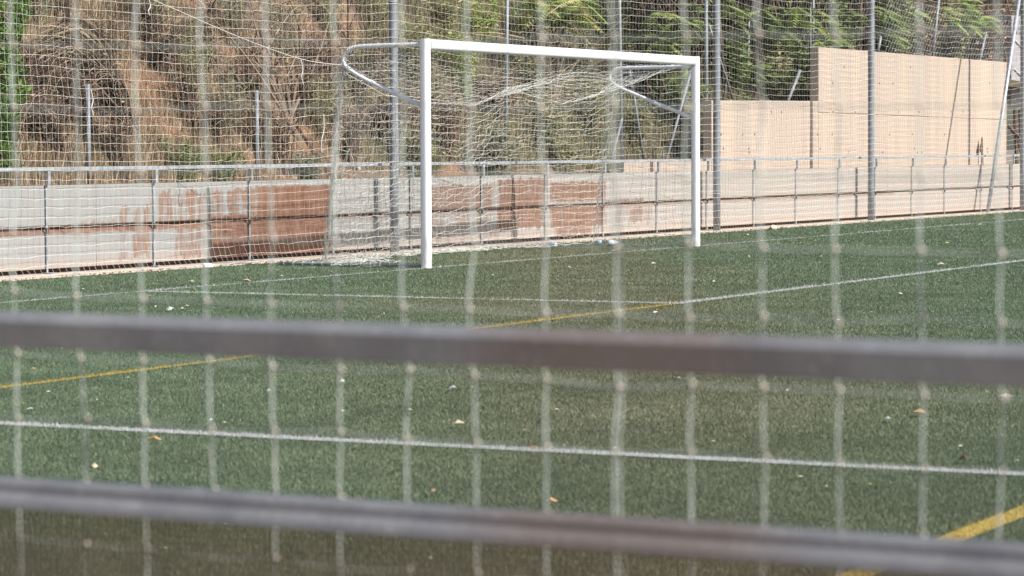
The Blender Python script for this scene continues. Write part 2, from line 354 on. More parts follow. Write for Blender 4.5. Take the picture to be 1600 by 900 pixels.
# ------------------------------------------------------------------ ball-stop net with tall poles
TN = 2.60
bs = thing('ball_stop_net', 'tall white mesh ball-stop net on galvanised poles behind the goal', 'net')
PX = [on_t(x_, 300, TN+.068)[0] for x_ in (616, 1120, 1361, 1598)]
PX = [PX[0]-20.6, PX[0]-10.4]+PX
for x in PX:
    mb = MB(); a = W(x, TN+.068, 0); mb.tube([(a[0], a[1], z) for z in np.linspace(0, 6.2, 8)], .058, 20); mb.sphere((a[0], a[1], 6.2), .06, 5, (1, 1, .4)); p = mb.build('pole', M_POLE, bs, smooth=False)
    for pl in p.data.polygons: pl.use_smooth = len(pl.vertices) == 4
    for z in (.6, 1.9, 3.2, 4.5):
        mb = MB(); mb.tube([(a[0]+.064*math.cos(q), a[1]+.064*math.sin(q), z+.004*math.sin(3*q)) for q in np.linspace(0, 2*math.pi, 17)], .004, 5); mb.build('tie', M_NET2, p)
pb = on_t(1543, 334, TN+.02); pt = on_t(1592, 0, TN+.02); d = pt-pb
mb = MB(); mb.tube([pb, pb+d*.5, pb+d*1.25], .038, 14); mb.build('brace', M_GALV, bs, smooth=True)
xs = np.arange(PX[0], PX[-1]+.01, .1045); zs_ = np.arange(.02, 5.4, .105)
XX, ZZ = np.meshgrid(xs, zs_, indexing='ij')
sag = np.zeros_like(XX)
for a, b in zip(PX[:-1], PX[1:]):
    q = np.clip((XX-a)/(b-a), 0, 1); sag = np.where((XX >= a) & (XX <= b), 4*q*(1-q), sag)
q = np.clip(ZZ/2.2, 0, 1); zz = ZZ-.15*sag*q*(1+.25*vnoise(XX*.5, ZZ*.3, 4))+.012*vnoise(XX*1.7, ZZ*1.2, 5)
xx = XX+.006*RNG.normal(size=XX.shape)+.03*vnoise(XX*.6, ZZ*1.4, 6)*q
tt = TN+.05*sag*q*vnoise(XX*.4, ZZ*.5, 9)
low = np.clip((.30-ZZ)/.3, 0, 1); tt = tt-.10*low; xx = xx+.03*low*low*np.sin(ZZ*40)+.008*low*RNG.normal(size=XX.shape)
zz = np.maximum(zz+.004*RNG.normal(size=zz.shape), .022)
P = np.stack([xx, tt+SLOPE*(xx-2), zz], -1)
mb = MB(); net_grid(mb, P, .0020, .0019); mb.build('net', M_NET, bs)
mb = MB(); mb.tube([W(x, TN, 5.42-.2*s_) for x, s_ in zip(xs[::8], sag[::8, 0])], .005, 5); mb.build('top_cable', M_GALV, bs)

# ------------------------------------------------------------------ the goal
gl = thing('football_goal', 'white full-size football goal with curved net brackets and a sagging net', 'goal')
def rounded_bar(name, axis, c, length, a, b, ra, z0=None):
    """extruded rounded profile; a = first cross size, b = second; front side rounder"""
    pr = []
    ha, hb = a/2, b/2
    for (sx, sy, r, q0) in ((1, 1, .012, 0), (-1, 1, .012, 1), (-1, -1, ra, 2), (1, -1, ra, 3)):
        for i in range(7):
            an = (q0+i/6)*math.pi/2; pr.append((sx*(ha-r)+r*math.cos(an), sy*(hb-r)+r*math.sin(an)))
    n = len(pr); mb = MB()
    if axis == 'z': v = [(c[0]+u, c[1]+w_, z) for z in (c[2], c[2]+length) for u, w_ in pr]
    else: v = [(x, c[1]+w_, c[2]+u) for x in (c[0], c[0]+length) for u, w_ in pr]
    mb.add(v, [tuple(range(n))[::-1], tuple(range(n, 2*n))]+[(i, (i+1) % n, (i+1) % n+n, i+n) for i in range(n)])
    o = mb.build(name, M_GOAL, gl); bm = bmesh.new(); bm.from_mesh(o.data); bmesh.ops.recalc_face_normals(bm, faces=bm.faces); bm.to_mesh(o.data); bm.free()
    for pl in o.data.polygons: pl.use_smooth = len(pl.vertices) == 4
    o.data.set_sharp_from_angle(angle=R(20))
    return o
GX = 7.44
rounded_bar('post', 'z', (0, 0, -.02), 2.565, .118, .095, .04); rounded_bar('post', 'z', (GX, 0, -.02), 2.565, .118, .095, .04)
rounded_bar('crossbar', 'x', (.060, -.001, 2.484), GX-.120, .122, .097, .047)
def smooth_path(pts, n=8):
    pts = np.array(pts, float); P = np.vstack([2*pts[0]-pts[1], pts, 2*pts[-1]-pts[-2]]); out = []
    for i in range(1, len(P)-2):
        for q in np.linspace(0, 1, n, endpoint=False):
            a, b, c, d = P[i-1:i+3]; out.append(.5*((2*b)+(c-a)*q+(2*a-5*b+4*c-d)*q*q+(-a+3*b-3*c+d)*q**3))
    out.append(pts[-1]); return np.array(out)
lp = [(0, .04, 2.485), (0, .5, 2.482), (0, .84, 2.475), (0, .98, 2.44), (0, 1.05, 2.37), (0, 1.045, 2.285), (0, .95, 2.205), (0, .74, 2.095), (0, .38, 1.94), (0, .04, 1.80)]
rp = [(GX, .04, 2.415), (GX, .6, 2.412), (GX, 1.1, 2.408), (GX, 1.21, 2.375), (GX, 1.265, 2.315), (GX, 1.25, 2.235), (GX, 1.13, 2.15), (GX, .73, 1.985), (GX, .38, 1.85), (GX, .04, 1.72)]
for pp in (lp, rp):
    mb = MB(); mb.tube(smooth_path(pp), .025, 12); br = mb.build('net_bracket', M_GOAL, gl, smooth=True)
    sp = smooth_path(pp, 12)
    for i in range(3, 38, 3):
        c = sp[i]; mb = MB(); mb.tube([(c[0]+.026*math.cos(q), c[1]+.01*math.sin(q*.5), c[2]+.026*math.sin(q)) for q in np.linspace(0, 2*math.pi, 9)], .0035, 4); mb.build('tie', M_NET2, br)
# net: roof, back, two sides
mesh = .118
nu = int(GX/mesh)
U = np.linspace(0, 1, nu+1)
def rear_edge(u):
    """top rear edge: sags between brackets, pulled up at about 1/3"""
    q = RE; x = np.interp(u, RU, q[:, 0]); return np.array([u*GX, np.interp(u, RU, q[:, 1]), np.interp(u, RU, q[:, 2])])
RE = np.array([on_t(x_, y_, t_) for x_, y_, t_ in ((545, 112, 1.04), (600, 148, 1.25), (672, 160, 1.4), (735, 165, 1.5), (775, 149, 1.58), (795, 137, 1.6), (830, 150, 1.55), (880, 162, 1.5), (930, 150, 1.4), (956, 124, 1.26))])
RU = RE[:, 0]/GX; RU[0] = 0; RU[-1] = 1
def ground_edge(u): return np.array([.02+u*(GX-.05), np.interp(u, [0, .1, .4, .7, 1], [1.36, 1.62, 1.95, 1.92, 1.55])+.03*math.sin(u*37), .03])
top = lambda u: np.array([u*GX, .05, 2.44])
nv = 15; roof = np.zeros((nu+1, nv, 3)); nb = 22; back = np.zeros((nu+1, nb, 3))
for i, u in enumerate(U):
    T_, E_, G_ = top(u), rear_edge(u), ground_edge(u)
    for j in range(nv):
        v = j/(nv-1); p = T_*(1-v)+E_*v; p[2] -= .07*math.sin(math.pi*v)*(math.sin(math.pi*u)**.5 if 0 < u < 1 else 0); roof[i, j] = p
    for j in range(nb):
        v = j/(nb-1); p = E_*(1-v)+G_*v; e = math.sin(math.pi*u) if 0 < u < 1 else 0
        p[1] += .13*math.sin(math.pi*v)*e+.05*math.sin(v*5+u*9)*e; p[2] -= .05*math.sin(math.pi*v)*e*math.sin(u*14)
        p[0] += .10*math.sin(u*13+v*2.2)*v*(1-v)*3*e; p[2] += .34*math.exp(-((u-.86)/.16)**2)*math.sin(math.pi*v)**.8*e-.10*math.exp(-((u-.2)/.15)**2)*math.sin(math.pi*v)*e
        back[i, j] = p
jit = lambda a, s_: a+RNG.normal(0, s_, a.shape)
mb = MB(); net_grid(mb, jit(roof, .010), .0017); net_grid(mb, jit(back, .014), .0018)
for X0, br, gy in ((0, lp, 1.36), (GX, rp, 1.55)):
    sp = smooth_path(br, 6); tp = sp[:40]; n2 = 12
    for part in (0, 1):
        if part == 0:                     # triangle between the arms of the bracket
            A = sp[np.linspace(0, 24, n2).astype(int)]; B = sp[np.linspace(len(sp)-1, 30, n2).astype(int)]; m2 = 7
        else:                             # below the lower arm to the ground
            A = sp[np.linspace(len(sp)-1, 32, n2).astype(int)]; B = np.array([(X0+.03*math.sin(q*9), .07+(gy-.07)*q, .02) for q in np.linspace(0, 1, n2)]); m2 = 18
        G = np.zeros((n2, m2, 3))
        for j in range(m2):
            v = j/(m2-1); G[:, j] = A*(1-v)+B*v; G[:, j, 0] += .05*math.sin(math.pi*v)*np.sin(np.linspace(0, 9, n2)+v*5)
        G = jit(G, .012); net_grid(mb, G, .0019)
    # slack second fold of the side net, bunched towards the rear corner
    a = np.array([X0, br[5][1]+.02, br[5][2]]); b = np.array([X0+.02, gy, .03])
    for q in range(12 if X0 == 0 else 7):
        ph = random.uniform(0, 6); am = random.uniform(.012, .045); n_ = 26
        mb.tube([a*(1-v)+b*v+np.array([random.gauss(0, .010)+am*.6*math.cos(ph+v*8), am*math.sin(ph+v*11)+random.gauss(0, .016)-.03*v, random.gauss(0, .01)]) for v in np.linspace(0, 1, n_)], .0023, 3, False)
# heavier edge cord and the pile of spare net on the ground
mb.tube([rear_edge(u)+np.array([0, 0, -.0]) for u in np.linspace(0, 1, 70)], .0026, 4, False)
for q in range(4):                                      # cords drawn tight from the pulled-up point to the right bracket
    P_ = [on_t(795+random.uniform(-6, 6), 139+q*2, 1.6), on_t(850, 122+q*5+random.uniform(-2, 2), 1.55), on_t(905, 113+q*6, 1.45), on_t(956, 122+q*1.5, 1.27)]; mb.tube(smooth_path(P_, 8), .0018, 3, False)
for q in range(30):
    u0 = random.uniform(0, .8); u1 = u0+random.uniform(.05, .2); ph = random.uniform(0, 6); pts = []
    for u in np.linspace(u0, u1, 30):
        g = ground_edge(min(u, 1)); pts.append((g[0]+random.gauss(0, .02), g[1]-.07+.13*math.sin(ph+u*60)+random.gauss(0, .03), .02+abs(random.gauss(0, .022))))
    mb.tube(pts, .0026, 3, False)
for q in range(15):                                     # spilled net at the near rear corner
    ph = random.uniform(0, 6); x0 = random.uniform(-.25, .9); pts = []
    for v in np.linspace(0, 1, 26):
        pts.append((x0+.25*v+random.gauss(0, .03), 1.30+.55*math.sin(ph)*.5+.5*v*math.cos(ph)+random.gauss(0, .03), .02+abs(random.gauss(0, .03))*(1-.5*v)))
    mb.tube(pts, .0024, 3, False)
mb.build('net', M_NET, gl)
mb = MB(); mb.tube([(0, y, .035) for y in np.linspace(.07, 1.92, 8)], .017, 10); mb.build('ground_bar', M_GALV, gl, smooth=True)
for y in np.linspace(.2, 1.85, 14):
    mb = MB(); mb.tube([(.03*math.cos(q), y+.015*q/6, .035+.024*math.sin(q)) for q in np.linspace(0, 2*math.pi, 8)], .004, 4); mb.build('bar_tie', M_NET, gl)
# stay rope from the left bracket up to the net pole beyond the frame
def rope(name, label, pts, r, mat=M_NET, sag_=0.):
    mb = MB(); P = smooth_path(pts, 10); mb.tube(P, r, 5); return mb.build(name, mat, origin=tuple(P[0]), label=label, category='rope')
e0 = np.array([0, 1.05, 2.27]); e1 = on_t(470, 92, 1.2); e2 = on_t(240, 0, 1.75); e3 = e2+(e2-e1)*.5
rope('stay_rope', 'taut pale rope running from the left goal bracket up and out of the frame', [e3, e2, e1*.55+e2*.45+np.array([0, 0, -.03]), e1, e0], .0036)
for (x0, y0), (x1, y1), lb in (((470, 92), (474, 132), 'short rope end hanging from the knot in the pale stay rope'), ((506, 178), (503, 238), 'white cord hanging on the net left of the goal corner'), ((233, 0), (234, 24), 'pale rope end dangling at the top of the net above the arching branches'), ((142, 140), (146, 180), 'limp rope tied to the top of the short grey fence post')):
    tt_ = 1.2 if x0 == 470 else 1.75 if x0 == 233 else TN-.06; a = on_t(x0, y0, tt_); b = on_t(x1, y1, tt_); rope('rope_end', lb, [a, a*.6+b*.4+np.array([.02, 0, 0]), a*.3+b*.7-np.array([.02, 0, 0]), b], .0055)

# ------------------------------------------------------------------ fence on the slope and on the tall wall
hf = thing('perimeter_fence', 'grey tubular fence posts with leaning struts along the slope above the low wall', 'fence')
def fpost(nm, x0, y0, x1, y1, t, r=.024, t1=None):
    a = on_t(x0, y0, t); b = on_t(x1, y1, t if t1 is None else t1); mb = MB(); mb.tube([a, (a+b)/2, b], r, 10); return mb.build(nm, M_POLE, hf, smooth=True, origin=tuple(b))
for a in ((137, 131, 139, 300, 3.6, .028), (401, 141, 402, 300, 3.6, .026), (793, -60, 790, 262, 4.0, .026), (967, -60, 972, 262, 4.2, .026), (1103, -60, 1104, 262, 4.4, .034), (1266, -60, 1266, 170, 4.6, .024), (1271, -60, 1270, 170, 4.75, .024), (1170, 32, 1168, 157, 5.0, .025)): fpost('post', *a)
for a in ((1084, 95, 1041, 250, 4.0, .024), (984, 110, 1006, 250, 4.2, .022), (1250, 110, 1231, 158, 3.98, .03), (1108, 40, 1146, 158, 4.4, .022), (972, 185, 955, 250, 4.0, .022), (1469, -20, 1457, 90, 4.35, .03), (1541, 50, 1530, 97, 4.35, .028), (1376, 57, 1372, 80, 4.35, .028), (1163, 45, 1170, 62, 4.9, .02)): fpost('strut', *a)
mb = MB()                                               # chain link along the tall wall top
x0, x1 = X_(1381, 4.3), X_(1572, 4.3); h_ = 1.2
for i in range(int((x1-x0+h_)/.16)):
    for sg in (1, -1):
        s_ = x0-h_*.5+i*.16; pts = []
        for z in np.linspace(0, h_, 9):
            x = s_+sg*(z-h_/2)
            if x0 < x < x1: pts.append(W(x, 4.3, ze-.1+z))
        if len(pts) > 2: mb.tube(pts, .0011, 3, False)
mb.build('chain_link', M_GALV, hf, kind='stuff')

# ------------------------------------------------------------------ the slope
def hill_z(x, t):
    t0 = np.interp(x, [-30, 8, 14, 40, 70], [3.46, 3.46, 4.6, 4.9, 5.0]); z0 = np.interp(x, [-30, 8, 14, 20, 26, 70], [.78, .78, .9, 1.6, 2.6, 2.8])
    q = np.maximum(t-t0, 0); z = z0+1.15*q-.02*q*q; z = np.where(t < t0, z0-.0, z)
    return np.minimum(z, 9)+.16*vnoise(x*1.1, t*1.6, 2)*np.clip(q, 0, 1)+.07*vnoise(x*3.3, t*4, 3)*np.clip(q*3, 0, 1)
gx = np.linspace(-45, 75, 420); gt = np.concatenate([np.linspace(3.44, 8, 60), np.linspace(8.3, 40, 40)])
GXX, GTT = np.meshgrid(gx, gt, indexing='ij'); GT2 = np.maximum(GTT, np.interp(GXX, [8, 14], [3.44, 4.4])); GZ = hill_z(GXX, GT2)
V = np.stack([GXX, GT2+SLOPE*(GXX-2), GZ], -1).reshape(-1, 3); n = len(gt)
F = [(i*n+j, (i+1)*n+j, (i+1)*n+j+1, i*n+j+1) for i in range(len(gx)-1) for j in range(n-1)]
mb = MB(); mb.add(V, F); mb.build('hillside', M_HILL, smooth=True, kind='structure')
mb = MB(); mb.slab(-45, 14, 3.205, 3.47, -.06, .80); mb.build('slope_toe', M_HILL, kind='structure')
def on_hill(px, py):
    d = ray(px, py)
    lo = 33.
    kk = np.linspace(20, 110, 1800)[:, None]; P = C0+kk*d/np.dot(d, FW); t = P[:, 1]-SLOPE*(P[:, 0]-2)
    hz = hill_z(P[:, 0], t); ok = (t > np.interp(P[:, 0], [-30, 8, 14, 40], [3.5, 3.5, 4.6, 4.9])) & (P[:, 2] < hz)
    i = int(np.argmax(ok)) if ok.any() else 0
    return P[i]
def cvar(c, s_=.2): 
    m = random.uniform(1-s_, 1+s_); return (c[0]*m*random.uniform(.92, 1.08), c[1]*m, c[2]*m*random.uniform(.92, 1.08))
def quads_along(pts_c, size, cols, elong=2.2, droop=.3, jitter=.5):
    """leaf diamonds: centres (N,3) -> polygons (N,4,3)"""
    N = len(pts_c); a = RNG.uniform(0, 2*math.pi, N); dz = RNG.uniform(-1, 1, N)*jitter-droop
    d = np.stack([np.cos(a), np.sin(a), dz], 1); d /= np.linalg.norm(d, axis=1)[:, None]
    q = RNG.normal(size=(N, 3)); s_ = np.cross(d, q); s_ /= np.linalg.norm(s_, axis=1)[:, None]
    l = (size*RNG.uniform(.6, 1.3, N))[:, None]; w_ = l/elong
    b = np.asarray(pts_c); return np.stack([b, b+d*l*.45+s_*w_*.5, b+d*l, b+d*l*.45-s_*w_*.5], 1)
def pick(cols, N):
    c = np.array(cols)[RNG.integers(0, len(cols), N)]; return c*RNG.uniform(.75, 1.25, (N, 1))
LAB = []
def bush(name, label, cat, base, h, wd, nst, nlf, lsize, lcols, scols, group, arch=.4, stem_r=.006, lean=(0, 0), leaf_from=.3, elong=2.2, droop=.2, twigs=2):
    base = np.array(base, float); o = thing(name, label, cat, group, tuple(base)); mb = MB(); cen = []
    for i in range(nst):
        an = random.uniform(0, 2*math.pi); sp = random.uniform(.2, 1)*wd; hh = h*random.uniform(.6, 1.05)
        b = np.array([random.gauss(0, .08), random.gauss(0, .06), -.05]); e = np.array([math.cos(an)*sp+lean[0]*h, .6*math.sin(an)*sp+lean[1]*h, hh])
        c = b*.5+e*.5+np.array([-math.cos(an)*sp*arch*.5, 0, hh*arch*.45])
        pts = [(1-v)**2*b+2*v*(1-v)*c+v*v*e+np.array([random.gauss(0, .012), random.gauss(0, .012), 0]) for v in np.linspace(0, 1, 8)]
        mb.tube(pts, np.linspace(stem_r, stem_r*.35, 8), 4, False, cvar(random.choice(scols))); cen += [pts[k_] for k_ in range(int(8*leaf_from), 8)]
        for k_ in range(twigs):
            q = pts[random.randint(2, 6)]; dd = np.array([random.gauss(0, .5), random.gauss(0, .4), random.uniform(-.1, .9)])*h*.28
            tw_ = [q+dd*v+np.array([0, 0, -.12*h*v*v*arch]) for v in np.linspace(0, 1, 4)]; mb.tube(tw_, np.linspace(stem_r*.5, stem_r*.25, 4), 3, False, cvar(random.choice(scols))); cen += tw_[1:]
    mb.build('stems', M_BARK, o)
    if nlf:
        cen = np.array(cen); c = cen[RNG.integers(0, len(cen), nlf)]+RNG.normal(0, 1, (nlf, 3))*np.array([.07, .06, .07])*h*.8
        c[:, 2] = np.maximum(c[:, 2], -.02)
        fast_tris('foliage', quads_along(c, lsize, lcols, elong, droop), M_LEAF, pick(lcols, nlf), 4, o)
    return o
STRAW = [(.50, .39, .25), (.40, .31, .20), (.60, .50, .35), (.30, .23, .15)]
BROWN = [(.24, .18, .135), (.34, .26, .195), (.16, .12, .09), (.44, .35, .26)]
OLIVE = [(.25, .28, .13), (.33, .33, .17), (.19, .22, .11), (.40, .37, .21), (.28, .26, .14)]
GREEN = [(.15, .21, .075), (.21, .28, .10), (.10, .15, .06), (.29, .34, .13), (.17, .20, .09)]
LIME = [(.30, .42, .10), (.40, .47, .13), (.22, .33, .09), (.45, .45, .17)]
GREYG = [(.20, .22, .15), (.27, .28, .20), (.15, .17, .11), (.33, .32, .24)]
DRYL = [(.28, .19, .13), (.20, .13, .09), (.36, .26, .18), (.15, .11, .08)]
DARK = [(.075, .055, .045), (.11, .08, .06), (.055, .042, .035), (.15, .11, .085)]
# ground cover of dry grass
def grass_cover(name, label, boxes, cols, hgt, wd=.006, bend=.6):
    Vs = []; Cs = []
    for x0, x1, y0, y1, N in boxes:
        for i in range(N//40):
            c = on_hill(random.uniform(x0, x1), random.uniform(y0, y1))+np.array([0, 0, -.04]); n_ = 40
            b = c+RNG.normal(0, 1, (n_, 3))*np.array([.13, .07, .03]); h = hgt*RNG.uniform(.4, 1.2, n_); an = RNG.uniform(0, 6.28, n_); out = h*RNG.uniform(.1, bend, n_)
            dxy = np.stack([np.cos(an)*out, np.sin(an)*out-.1*h, 0*h], 1); mid = b+dxy*.35; mid[:, 2] += h*.65; tip = b+dxy; tip[:, 2] += h*RNG.uniform(.6, 1, n_)
            sd = np.stack([np.sin(an), -np.cos(an), 0*an], 1)*wd*.5
            Vs.append(np.stack([b-sd, b+sd, mid+sd*.7, mid-sd*.7], 1)); Vs.append(np.stack([mid-sd*.7, mid+sd*.7, tip, tip-sd*.05], 1)); cc = pick(cols, n_); Cs += [cc, cc]
    fast_tris(name, np.concatenate(Vs), M_STRAW, np.concatenate(Cs), 4, kind='stuff', label=label, category='grass')
grass_cover('dry_grass', 'pale dry grass growing on the orange slope', [(20, 210, 0, 110, 9000), (0, 600, 0, 290, 22000), (0, 340, 225, 290, 9000), (200, 310, 160, 260, 1500)], STRAW+BROWN[:2], .30)
grass_cover('undergrowth', 'tangled olive and brown undergrowth on the bank behind the goal', [(560, 1100, 0, 270, 40000), (1080, 1300, 0, 200, 12000), (1280, 1600, 0, 110, 14000)], OLIVE+OLIVE+GREYG+BROWN+DRYL[:2], .42, .008)
# dry arching brush on the left
def px_bush(px, py, **kw): return bush(base=on_hill(px, py), **kw)
ab = on_t(212, 235, 4.3); ar = thing('arching_shrub', 'dead shrub whose long dark branches arch up to the left over the orange slope', 'shrub', None, tuple(ab)); mb = MB()
for q in range(46):
    s_ = random.random(); x0 = 200+random.uniform(-25, 15); top_ = 30+s_*95+random.uniform(-8, 8); xe_ = 70+s_*20+random.uniform(-22, 30); t_ = 4.35+random.uniform(-.2, .3)
    K = [on_t(x0, 228, t_), on_t(x0-8, 150+s_*30, t_), on_t(165-s_*15, top_+42, t_), on_t(130-s_*10, top_+8, t_), on_t(105, top_+random.uniform(-2, 6), t_), on_t(xe_, top_+random.uniform(10, 30), t_)]
    K = smooth_path(K, 6); K = K+RNG.normal(0, .008, K.shape)-ab; mb.tube(K, np.linspace(.018, .006, len(K)), 4, False, cvar(random.choice(DARK+BROWN)))
    for m_ in range(4):
        q_ = K[random.randint(8, len(K)-2)]; d2 = np.array([random.gauss(-.15, .2), random.gauss(0, .1), random.uniform(-.25, .15)]); mb.tube([q_, q_+d2*.5+np.array([0, 0, .03]), q_+d2], .004, 3, False, cvar(random.choice(BROWN)))
mb.build('branches', M_BARK, ar)
BG = 'dry shrubs on the slope'
EXTRA = [(230, 70, 'twiggy brown shrub at the top of the slope near the dangling rope'), (290, 200, 'twiggy shrub at the right rim of the orange soil patch'), (320, 110, 'brown shrub under the pale stay rope'), (390, 180, 'dense brown shrub just left of the second short post top'), (410, 250, 'low brown shrub at the foot of the second short post'), (500, 130, 'twiggy brown shrub left of the curved goal bracket'), (520, 200, 'brown shrub beside the hanging white cord'), (590, 140, 'brown shrub between the first tall pole and the goal bracket'), (600, 240, 'brown shrub at the foot of the slope by the first tall pole'), (20, 240, 'brown shrub at the foot of the cypress'), (170, 120, 'dry shrub in the hollow of the arching branches'), (95, 40, 'dry shrub on the slope above the arching branches')]
for (px, py, h, wd, ln, n_, lb) in tuple((x_, y_, .75, .55, (random.uniform(-.2, .2), 0), 20, l_) for x_, y_, l_ in EXTRA)+((205, 215, 1.15, .5, (-.75, 0), 26, 'brown dead shrub at the foot of the arching branches'), (150, 235, .9, .5, (-.5, 0), 24, 'dark dead shrub under the arching branches'), (90, 262, .8, .55, (-.3, 0), 26, 'matted brown dead shrub at the left of the slope'), (185, 275, .75, .45, (-.2, 0), 22, 'tangled dead shrub behind the short grey post'), (60, 200, .9, .6, (.2, 0), 20, 'grey-brown thin shrub near the left edge'), (270, 130, .8, .5, (-.1, 0), 18, 'brown shrub above the orange soil patch'), (30, 170, .8, .6, (0, 0), 24, 'brown shrub beside the cypress at the left edge'), (120, 215, .8, .6, (-.1, 0), 26, 'very dark tangled shrub left of the short grey post'), (60, 235, .7, .6, (0, 0), 24, 'dark tangled shrub low at the left near the cypress'), (330, 240, .7, .6, (0, 0), 24, 'brown shrub right of the orange soil patch'), (470, 190, .8, .6, (0, 0), 22, 'brown shrub left of the hanging white cord'), (545, 260, .8, .6, (0, 0), 24, 'brown shrub behind the left side of the goal net'), (440, 270, .8, .5, (0, 0), 18, 'leafless brown shrub right of the second short post')):
    px_bush(px, py, name='dry_shrub', label=lb, cat='shrub', h=h, wd=wd, nst=int(n_*1.8), twigs=5, nlf=190, lsize=.05, lcols=DRYL, scols=BROWN+DARK+DARK, group=BG, arch=1.0, stem_r=.007, lean=ln)
GG = 'thin grey-green shrubs on the slope'
i = 0
for (px, py, h, lb, cols) in ((55, 60, 1.0, 'grey-green shrub high at the left above the dead shrubs', GREYG), (235, 60, .8, 'sparse yellowish shrub at the top of the orange slope', OLIVE), (300, 150, 1.0, 'olive shrub right of the orange soil patch', OLIVE), (360, 70, 1.0, 'grey-green shrub high above the second short post', GREYG), (350, 215, .8, 'grey-green low shrub left of the second short post', GREYG), (285, 285, .5, 'green low shrub behind the low wall at the left', GREEN), (345, 290, .45, 'dark green low shrub behind the low wall beside the second short post', GREEN), (440, 95, .9, 'thin grey shrub left of the curved goal bracket', GREYG), (500, 215, .8, 'olive thin shrub left of the goal net', OLIVE), (515, 60, 1., 'olive shrub above the curved goal bracket', OLIVE), (560, 170, 1.0, 'olive reed-like shrub behind the left goal bracket', OLIVE), (590, 60, 1.0, 'tall olive shrub beside the first tall pole', OLIVE), (120, 130, .6, 'dry olive shrub behind the arching branches', OLIVE), (480, 285, .4, 'green low shrub behind the wall left of the goal net', GREYG)):
    px_bush(px, py, name='thin_shrub', label=lb, cat='shrub', h=h, wd=.55, nst=30, nlf=1500, lsize=.055, lcols=cols, scols=OLIVE+BROWN, group=GG, arch=.4, stem_r=.006, elong=4, leaf_from=.2)
CG = 'tangled bushes behind the goal'
pos = [('upper left', 650, 60), ('top', 700, 90), ('high', 760, 60), ('high', 820, 70), ('top', 880, 90)]
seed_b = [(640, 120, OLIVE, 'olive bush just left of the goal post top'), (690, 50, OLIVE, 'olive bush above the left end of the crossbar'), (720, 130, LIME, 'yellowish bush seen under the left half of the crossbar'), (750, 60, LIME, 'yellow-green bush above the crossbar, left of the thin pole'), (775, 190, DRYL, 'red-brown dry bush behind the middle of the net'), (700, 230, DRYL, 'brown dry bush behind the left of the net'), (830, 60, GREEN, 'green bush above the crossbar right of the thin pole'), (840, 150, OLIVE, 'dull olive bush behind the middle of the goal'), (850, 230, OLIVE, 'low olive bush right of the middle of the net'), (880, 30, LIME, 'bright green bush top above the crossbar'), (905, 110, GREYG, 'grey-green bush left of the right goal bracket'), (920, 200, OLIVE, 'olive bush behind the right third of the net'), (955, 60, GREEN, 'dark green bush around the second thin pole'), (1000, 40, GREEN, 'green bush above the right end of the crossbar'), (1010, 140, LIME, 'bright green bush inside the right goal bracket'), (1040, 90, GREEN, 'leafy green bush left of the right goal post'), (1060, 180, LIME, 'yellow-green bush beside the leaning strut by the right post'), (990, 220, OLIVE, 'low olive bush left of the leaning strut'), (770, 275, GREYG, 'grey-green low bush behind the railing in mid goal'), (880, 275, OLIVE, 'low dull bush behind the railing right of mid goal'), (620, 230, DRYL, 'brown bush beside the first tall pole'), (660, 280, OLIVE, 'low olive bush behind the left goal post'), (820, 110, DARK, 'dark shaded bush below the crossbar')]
for px, py, cols, lb in seed_b:
    px_bush(px, py+22, name='tangled_bush', label=lb, cat='bush', h=.95, wd=.6, nst=16, nlf=2300, lsize=.065, lcols=cols+cols+[BROWN[1]], scols=BROWN+DARK+OLIVE, group=CG, arch=.6, stem_r=.007, elong=2.6, leaf_from=.15)
# dark thicket of stems behind the tall-wall step
mb = MB(); cen = []
for i in range(420):
    px = random.choice([random.uniform(1120, 1285), random.uniform(1120, 1285), random.uniform(1290, 1380), random.uniform(1000, 1110), random.uniform(1380, 1580)]); p = on_t(px, 160 if px < 1285 else 95, random.uniform(4.9, 6.2)); p[2] -= .6
    mb.tube([p+np.array([random.gauss(0, .05)*k_, random.gauss(0, .04)*k_, .55*k_]) for k_ in range(8)], random.uniform(.008, .030), 4, False, cvar(random.choice([(.05, .038, .03), (.08, .06, .045), (.12, .09, .07)])))
mb.build('dark_thicket', M_BARK, kind='stuff', label='dense thicket of dark brown stems above the tan wall', category='thicket')

mb = MB()
for i in range(260):
    c = on_hill(random.uniform(0, 620), random.uniform(0, 285)); r_ = random.uniform(.015, .06); mb.sphere(c, r_, 3, (random.uniform(.8, 1.5), 1, random.uniform(.5, .9)), cvar(random.choice([(.42, .34, .27), (.5, .44, .38), (.36, .24, .17)])))
mb.build('slope_stones', M_BARK, kind='stuff', label='small stones and clods strewn over the dry slope', category='stones')
